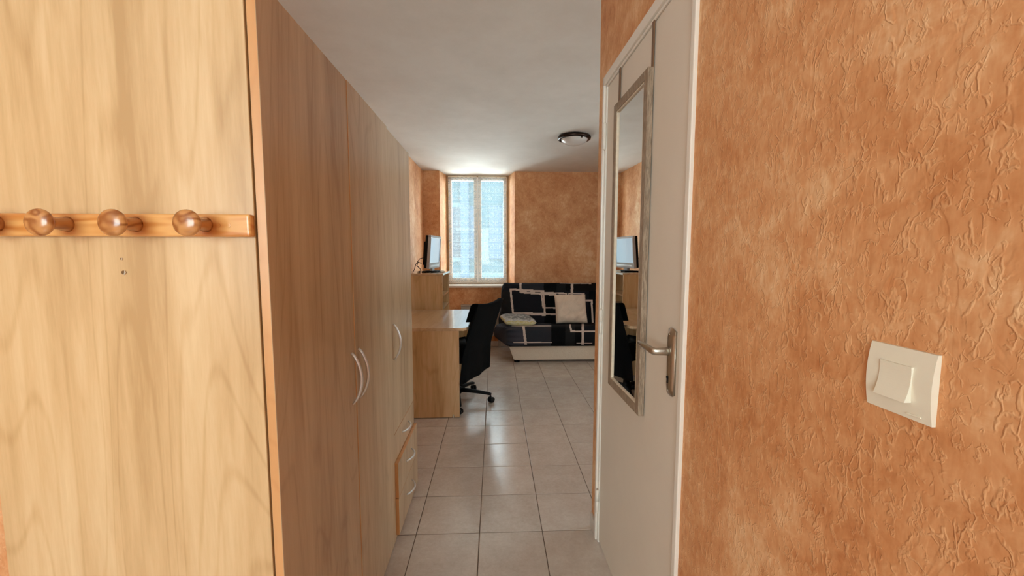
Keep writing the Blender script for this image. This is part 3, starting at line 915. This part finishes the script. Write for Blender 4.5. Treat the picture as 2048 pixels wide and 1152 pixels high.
# ------------------------------------------------------------------ heater under the window
ht = thing('panel_heater', 'low off-white electric panel heater under the window', 'heater', (0, 0, 0))
B('body', M['heater'], ht, -0.465, 0.13, 5.61, 5.69, 0.165, 0.585, bevel=0.010)
B('top_cap', M['heater'], ht, -0.468, 0.133, 5.605, 5.692, 0.585, 0.606, bevel=0.005)
for k in range(9):
    z = 0.545-k*0.007
    B('grille_slat', M['dark'] if False else M['silver'], ht, -0.42, 0.09, 5.606, 5.612, z, z+0.004)
for x in (-0.40, 0.07):
    B('foot', M['heater'], ht, x-0.02, x+0.02, 5.63, 5.69, 0.0, 0.17, bevel=0.004)

# ------------------------------------------------------------------ sofa bed
sf = thing('sofa_bed', 'fold-out sofa in dark patchwork cover with beige line squares', 'sofa', (0, 0, 0))
SX0, SX1 = 0.06, 1.96
COLS = {'k': rgb(7, 7, 8), 'n': rgb(24, 24, 29), 'g': rgb(60, 60, 68), 'h': rgb(46, 47, 52), 'd': rgb(30, 28, 28), 'b': rgb(196, 178, 166), 'r': rgb(22, 15, 13)}
def lin(px, py, pts, w):
    """is (px,py) within half width w of polyline pts"""
    for (ax, ay), (bx, by) in zip(pts, pts[1:]):
        dx, dy = bx-ax, by-ay
        L = dx*dx+dy*dy
        s = max(0, min(1, ((px-ax)*dx+(py-ay)*dy)/L)) if L else 0
        if abs(px-ax-s*dx) <= w and abs(py-ay-s*dy) <= w: return True
    return False
BACK_LINES = [([(1041, 563), (1041, 583.5), (1050, 585), (1112, 590)], 2.2), ([(1021, 578.5), (1087, 583), (1091, 631), (1026, 627), (1021, 578.5)], 1.9),
              ([(1083, 585), (1087, 616), (1112, 617)], 1.5), ([(1083, 585), (1134, 587.5), (1134, 590)], 1.5), ([(1044, 634), (1044, 626.5), (1091, 629), (1112, 630)], 1.7),
              ([(1145.5, 563), (1145.5, 592)], 2.6), ([(1139, 590), (1139, 587.5), (1170, 588.5), (1170, 592)], 1.3), ([(1174, 602), (1186, 602), (1189, 646)], 1.8),
              ([(1121, 566.5), (1184, 567.5)], 0.8)]
# the print carries on past the corridor corner in the same manner
BACK_LINES += [([(1215, 563), (1215, 600), (1290, 604)], 2.2), ([(1205, 580), (1262, 580), (1262, 628), (1208, 628), (1205, 580)], 1.8)]
SEAT_LINES = [([(1047, 652), (1052, 689)], 2.5), ([(1028, 687), (1105, 688)], 1.2), ([(1024, 653), (1103, 653.5)], 0.9), ([(1142.5, 652), (1145, 665), (1200, 665.5)], 1.7),
              ([(1169, 652), (1169, 690)], 2.7), ([(1157, 690), (1188, 690)], 0.8), ([(1040, 610), (1046, 652)], 2.2), ([(1060, 622), (1125, 622), (1130, 642), (1062, 640)], 1.6),
              ([(1230, 640), (1230, 690)], 2.4), ([(1215, 670), (1290, 672)], 1.7)]
def back_col(px, py):
    for pts, w in BACK_LINES:
        if lin(px, py, pts, w): return 'b'
    if py < 583:
        for lim, c in ((1039, 'n'), (1068, 'h'), (1088, 'g' if px % 2 < 0 else 'h'), (1114, 'k'), (1132, 'd'), (1143, 'k'), (1200, 'r'), (1240, 'h')):
            if px < lim: return c
        return 'k'
    for lim, c in ((1021, 'd'), (1090, 'n'), (1112, 'k'), (1180, 'n'), (1230, 'k')):
        if px < lim: return c
    return 'n'
def seat_col(px, py):
    for pts, w in SEAT_LINES:
        if lin(px, py, pts, w): return 'b'
    for lim, c in ((1048, 'g'), (1081, 'h'), (1104, 'h'), (1133, 'k'), (1153, 'd'), (1167, 'k'), (1205, 'n'), (1240, 'h')):
        if px < lim: return c
    return 'n'
def cushion_sweep(name, prof, x0f, x1, rnd, colf, parent, nx=330, wav=0.0, qmin=0.5):
    """closed (y,z) profile swept along x, ends rounded; colf(x, k, y, z) gives the print"""
    bm = bmesh.new()
    cy = sum(p[0] for p in prof)/len(prof); cz = sum(p[1] for p in prof)/len(prof)
    rings = []
    for i in range(nx+1):
        s = i/nx
        ring = []
        for k, (y, z) in enumerate(prof):
            x0 = x0f(y, z)
            x = x0+(x1-x0)*s
            e = min(x-x0, x1-x)
            q = 1.0
            if e < rnd: q = math.sqrt(max(0.0, 1-(1-e/rnd)**2))
            q = qmin+(1-qmin)*q
            w = wav*mnoise.noise(Vector((x*5, y*9, z*9)))
            if e < 0.2: w += wav*1.2*math.sin(k*0.79)*(1-e/0.2)
            ring.append(bm.verts.new((x, cy+(y-cy)*q*(1+w), cz+(z-cz)*q*(1+w))))
        rings.append(ring)
    n = len(prof)
    cl = []
    for a, b in zip(rings, rings[1:]):
        for k in range(n):
            f = bm.faces.new((a[k], a[(k+1) % n], b[(k+1) % n], b[k]))
            c = f.calc_center_median()
            cl.append(COLS[colf(c.x, (k+0.5)/n, c.y, c.z)])
    for r in (list(reversed(rings[0])), rings[-1]):
        bm.faces.new(r); cl.append(COLS['g'])
    o = obj(name, bm, M['print'], parent, True)
    at = o.data.attributes.new('print', 'FLOAT_COLOR', 'FACE')
    at.data.foreach_set('color', [x for c in cl for x in c])
    return o
def resample(pts, n):
    pts = [Vector((p[0], p[1], 0)) for p in pts]; pts.append(pts[0])
    L = [0]
    for a, b in zip(pts, pts[1:]): L.append(L[-1]+(b-a).length)
    out = []; j = 0
    for i in range(n):
        d = L[-1]*i/n
        while L[j+1] < d: j += 1
        q = pts[j].lerp(pts[j+1], (d-L[j])/(L[j+1]-L[j])); out.append((q.x, q.y))
    return out
def rounded(poly, r, steps=6):
    out = []
    n = len(poly)
    for i in range(n):
        p, c, q = (Vector(poly[k % n]) for k in (i-1, i, i+1))
        a = (p-c).normalized(); b = (q-c).normalized()
        rr = r[i] if hasattr(r, '__len__') else r
        A, C = c+a*rr, c+b*rr
        for s in range(steps+1):
            u = s/steps
            out.append(tuple((1-u)**2*A + 2*u*(1-u)*c + u*u*C))
    return out
bprof = resample(rounded([(5.10, 0.335), (5.18, 0.44), (5.40, 0.925), (5.54, 0.915), (5.40, 0.40), (5.30, 0.30)], [0.05, 0.08, 0.07, 0.07, 0.1, 0.05]), 190)
sprof = resample(rounded([(4.70, 0.215), (4.70, 0.462), (5.20, 0.425), (5.32, 0.33), (5.28, 0.215)], [0.09, 0.10, 0.06, 0.05, 0.06]), 190)
H = EYE
def ppx(x, y, z):     # layout of the printed cloth measured at 1 px = 1/814 of its distance
    return 989+814*x/y, 505-814*(z-H)/y
def bcol(x, k, y, z):
    p = ppx(x, y, z)
    return back_col(*p) if y < 5.45 else 'n'
def scol(x, k, y, z):
    return seat_col(*ppx(x, y, z))
cushion_sweep('backrest', bprof, lambda y, z: 0.085-0.12*max(0, 0.6-z), SX1, 0.06, bcol, sf, wav=0.02)
cushion_sweep('seat', sprof, lambda y, z: 0.135-0.24*(y-4.70), SX1, 0.10, scol, sf, wav=0.03, qmin=0.72)
bm = bmesh.new()
poly_t = [(0.165, 4.80), (SX1-0.06, 4.80), (SX1-0.06, 5.50), (0.165, 5.50)]
poly_b = [(0.232, 4.835), (SX1-0.12, 4.835), (SX1-0.12, 5.46), (0.232, 5.46)]
vt = [bm.verts.new((x, y, 0.225)) for x, y in poly_t]; vb = [bm.verts.new((x, y, 0.028)) for x, y in poly_b]
bm.faces.new(vt); bm.faces.new(list(reversed(vb)))
for k in range(4): bm.faces.new((vb[k], vb[(k+1) % 4], vt[(k+1) % 4], vt[k]))
bmesh.ops.bevel(bm, geom=list(bm.edges), offset=0.008, segments=2, affect='EDGES')
obj('base', bm, M['beige'], sf)
B('frame_rail', M['black'], sf, 0.17, SX1-0.08, 4.765, 4.80, 0.212, 0.232, bevel=0.004)
for x in (0.27, SX1-0.18):
    for y in (4.875, 5.40):
        bm = bmesh.new(); lathe(bm, [(0.034, 0.0), (0.038, 0.03)], 14, Matrix.Translation((x, y, 0)))
        obj('foot', bm, M['black'], sf)

def pillow(bm, w, h, t, n=26, pinch=0.06, nz=0.0, seed=0.0):
    """stuffed square cushion lying in local xy, thickness along z"""
    for sgn in (1, -1):
        def fn(u, v):
            a, b = 2*u-1, 2*v-1
            ed = (1-a**4)*(1-b**4)
            x = a*w/2*(1-pinch*(1-b*b)*abs(a)**3)
            y = b*h/2*(1-pinch*(1-a*a)*abs(b)**3)
            wr = nz*(mnoise.noise(Vector((a*1.7+b*1.2+seed, (b-a)*2.6, sgn*3)))+0.4*mnoise.noise(Vector(((a-b)*5+seed, (a+b)*1.5, 7))))*ed
            return (x, y, sgn*(t/2*max(0, ed)**0.42+wr) if 0 < ed else 0)
        grid(bm, fn, n, n)
    bmesh.ops.remove_doubles(bm, verts=bm.verts, dist=0.0004)
bm = bmesh.new(); pillow(bm, 0.405, 0.385, 0.12, nz=0.036, pinch=0.03, seed=2.2)
c1 = obj('cushion', bm, M['cushion'], None, True, (0.970, 5.105, 0.618))
c1.rotation_euler = (math.radians(66), 0, math.radians(1.5))
tag(c1, 'square beige fleece cushion propped upright against the sofa back', 'cushion')
bm = bmesh.new(); pillow(bm, 0.395, 0.36, 0.115, pinch=0.07, nz=0.008, seed=4)
c2 = obj('cushion', bm, M['yellow'], None, True, (0.285, 4.985, 0.502))
c2.rotation_euler = (math.radians(2), math.radians(3), math.radians(10))
tag(c2, 'small yellow and grey patterned cushion lying flat on the sofa seat', 'cushion')

# ------------------------------------------------------------------ office chair
CC = Vector((-0.345, 3.575, 0))
TH = math.radians(-27)       # the back looks towards (cos, sin) of this angle
ch = thing('office_chair', 'black swivel office chair on castors pushed under the desk', 'chair', CC, TH)
base_rot = math.radians(-8)-TH
bm = bmesh.new(); lathe(bm, [(0.045, 0.075), (0.052, 0.085), (0.050, 0.125), (0.030, 0.14), (0.028, 0.20), (0.018, 0.205), (0.018, 0.42)], 18)
obj('gas_lift', bm, M['black'], ch, True)
for k in range(5):
    a = base_rot + k*2*PI/5
    R = Matrix.Rotation(a, 4, 'Z')
    bm = bmesh.new()
    tube(bm, [R @ Vector(p) for p in ((0.03, 0, 0.108), (0.16, 0, 0.098), (0.29, 0, 0.080), (0.315, 0, 0.072))], [0.028, 0.023, 0.018, 0.016], 10, flat=(1.0, 0.75))
    lg = obj('leg', bm, M['black'], ch, True)
    bm = bmesh.new()
    R2 = Matrix.Translation(R @ Vector((0.315, 0, 0))) @ Matrix.Rotation(a+0.9, 4, 'Z')
    for s in (-1, 1):
        lathe(bm, [(0.010, -0.009), (0.024, -0.008), (0.026, 0.0), (0.024, 0.008), (0.010, 0.009)], 16, R2 @ Matrix.Translation((0, s*0.014, 0.026)) @ Matrix.Rotation(PI/2, 4, 'X'))
    lathe(bm, [(0.006, 0.02), (0.006, 0.078)], 8, Matrix.Translation(R @ Vector((0.310, 0, 0))))
    obj('caster', bm, M['black'], lg, True)
bm = bmesh.new(); box(bm, -0.24, 0.21, -0.235, 0.235, 0.415, 0.475, bevel=0.028, seg=3)
obj('seat', bm, M['black_cloth'], ch, True)
bm = bmesh.new(); box(bm, -0.10, 0.12, -0.09, 0.09, 0.375, 0.416, bevel=0.01)
obj('seat_mechanism', bm, M['black'], ch)
def spine(z):          # how far the back stands out at height z
    if z < 0.50: return 0.215 - 0.03*((0.50-z)/0.25)
    q = (z-0.50)/0.42
    return 0.215 + 0.145*q**1.05
BZ0, BZ1 = 0.44, 0.900
def back_fn(off, z0, z1, wtop, wbot, dip=0.018):
    def fn(u, v):
        s = 2*u-1
        z = z0+(z1-z0)*v
        wd = (wbot+(wtop-wbot)*v)/2
        zz = z - dip*(1-s*s)*max(0, (v-0.8)/0.2)
        return (spine(z)+off-0.030*s*s+0.0, s*wd, zz)
    return fn
bm = bmesh.new()
v1 = grid(bm, back_fn(0.0, BZ0, BZ1, 0.34, 0.34), 16, 16); v2 = grid(bm, back_fn(-0.020, BZ0, BZ1, 0.34, 0.34), 16, 16)
def skirt_close(v1, v2):
    for i in range(16):
        bm.faces.new((v1[i][0], v1[i+1][0], v2[i+1][0], v2[i][0])); bm.faces.new((v1[i][-1], v1[i+1][-1], v2[i+1][-1], v2[i][-1]))
        bm.faces.new((v1[0][i], v1[0][i+1], v2[0][i+1], v2[0][i])); bm.faces.new((v1[-1][i], v1[-1][i+1], v2[-1][i+1], v2[-1][i]))
skirt_close(v1, v2)
obj('backrest', bm, M['black'], ch, True)
bm = bmesh.new(); tube(bm, [(0.03, 0, 0.385), (0.17, 0, 0.385), (0.205, 0, 0.43), (0.212, 0, 0.56)], 0.018, 10, flat=(1.5, 0.7))
obj('back_bracket', bm, M['black'], ch, True)
for s in (-1, 1):
    bm = bmesh.new()
    tube(bm, [(0.02, s*0.20, 0.40), (0.02, s*0.268, 0.41), (0.03, s*0.272, 0.52), (0.02, s*0.27, 0.635)], 0.015, 10)
    tube(bm, [(0.03, s*0.272, 0.50), (0.10, s*0.268, 0.575), (0.18, s*0.245, 0.605), (0.235, s*0.215, 0.615)], [0.020, 0.028, 0.034, 0.036], 12)
    ar = obj('armrest', bm, M['black'], ch, True)
    bm = bmesh.new(); box(bm, -0.12, 0.13, s*0.27-0.03, s*0.27+0.03, 0.630, 0.655, bevel=0.012, seg=3)
    obj('arm_pad', bm, M['black'], ar, True)
    bm = bmesh.new(); lathe(bm, [(0.012, 0), (0.010, 0.006), (0, 0.008)], 12, Matrix.Translation((0.175, s*0.278, 0.592)) @ Matrix.Rotation(s*-PI/2, 4, 'X'))
    obj('bolt', bm, M['alu'], ar, True)
# black cloth draped over the back
def cloth_fn(u, v):
    s = 2*u-1
    if v > 0.82:                                  # short flap over the top and down the front
        q = (v-0.82)/0.18
        z = 0.922 - 0.18*max(0, q-0.15)
        x = spine(min(z, 0.90)) + 0.018 - 0.058*min(1, q/0.25) - 0.022*s*s
        return (x, s*0.228, z - 0.018*(1-s*s))
    q = v/0.82
    z = 0.262+(0.922-0.262)*q
    fold = 0.006*math.sin(s*7+1)*(1-q)**1.2 + 0.002*math.sin(s*15)*(1-q)
    wd = 0.228 + 0.030*max(0, 0.7-q)/0.7
    z -= 0.018*(1-s*s)*q
    return (spine(z)+0.018-0.022*s*s+fold+0.012*(1-q)**2, s*wd, z + (0.012*s)*(1-q))
bm = bmesh.new(); grid(bm, cloth_fn, 40, 60)
cl = obj('cloth', bm, M['black_cloth'], None, True, CC)
cl.rotation_euler = (0, 0, TH)
tag(cl, 'black cloth draped over the back of the office chair', 'cloth')
md = cl.modifiers.new('thickness', 'SOLIDIFY'); md.thickness = 0.004; md.offset = 1

# ------------------------------------------------------------------ ceiling lamp
LP = Vector((0.765, 3.97, CEIL))
lp = thing('ceiling_lamp', 'round flush ceiling lamp with dark ring and frosted glass dome', 'lamp', LP)
bm = bmesh.new(); lathe(bm, [(0.115, 0.0), (0.150, -0.004), (0.158, -0.016), (0.156, -0.030), (0.146, -0.038), (0.130, -0.036), (0.122, -0.030)], 48)
obj('ring', bm, M['bronze'], lp, True)
bm = bmesh.new(); lathe(bm, [(0.128, -0.030), (0.126, -0.040), (0.112, -0.056), (0.088, -0.070), (0.055, -0.081), (0.022, -0.086), (0.0, -0.087)], 48)
obj('glass_dome', bm, M['dome'], lp, True)
for k in range(3):
    a = 0.9+k*2*PI/3
    bm = bmesh.new(); lathe(bm, [(0.007, 0), (0.008, -0.010), (0.0, -0.015)], 12, Matrix.Translation((0.129*math.cos(a), 0.129*math.sin(a), -0.034)))
    obj('clip', bm, M['bronze'], lp, True)
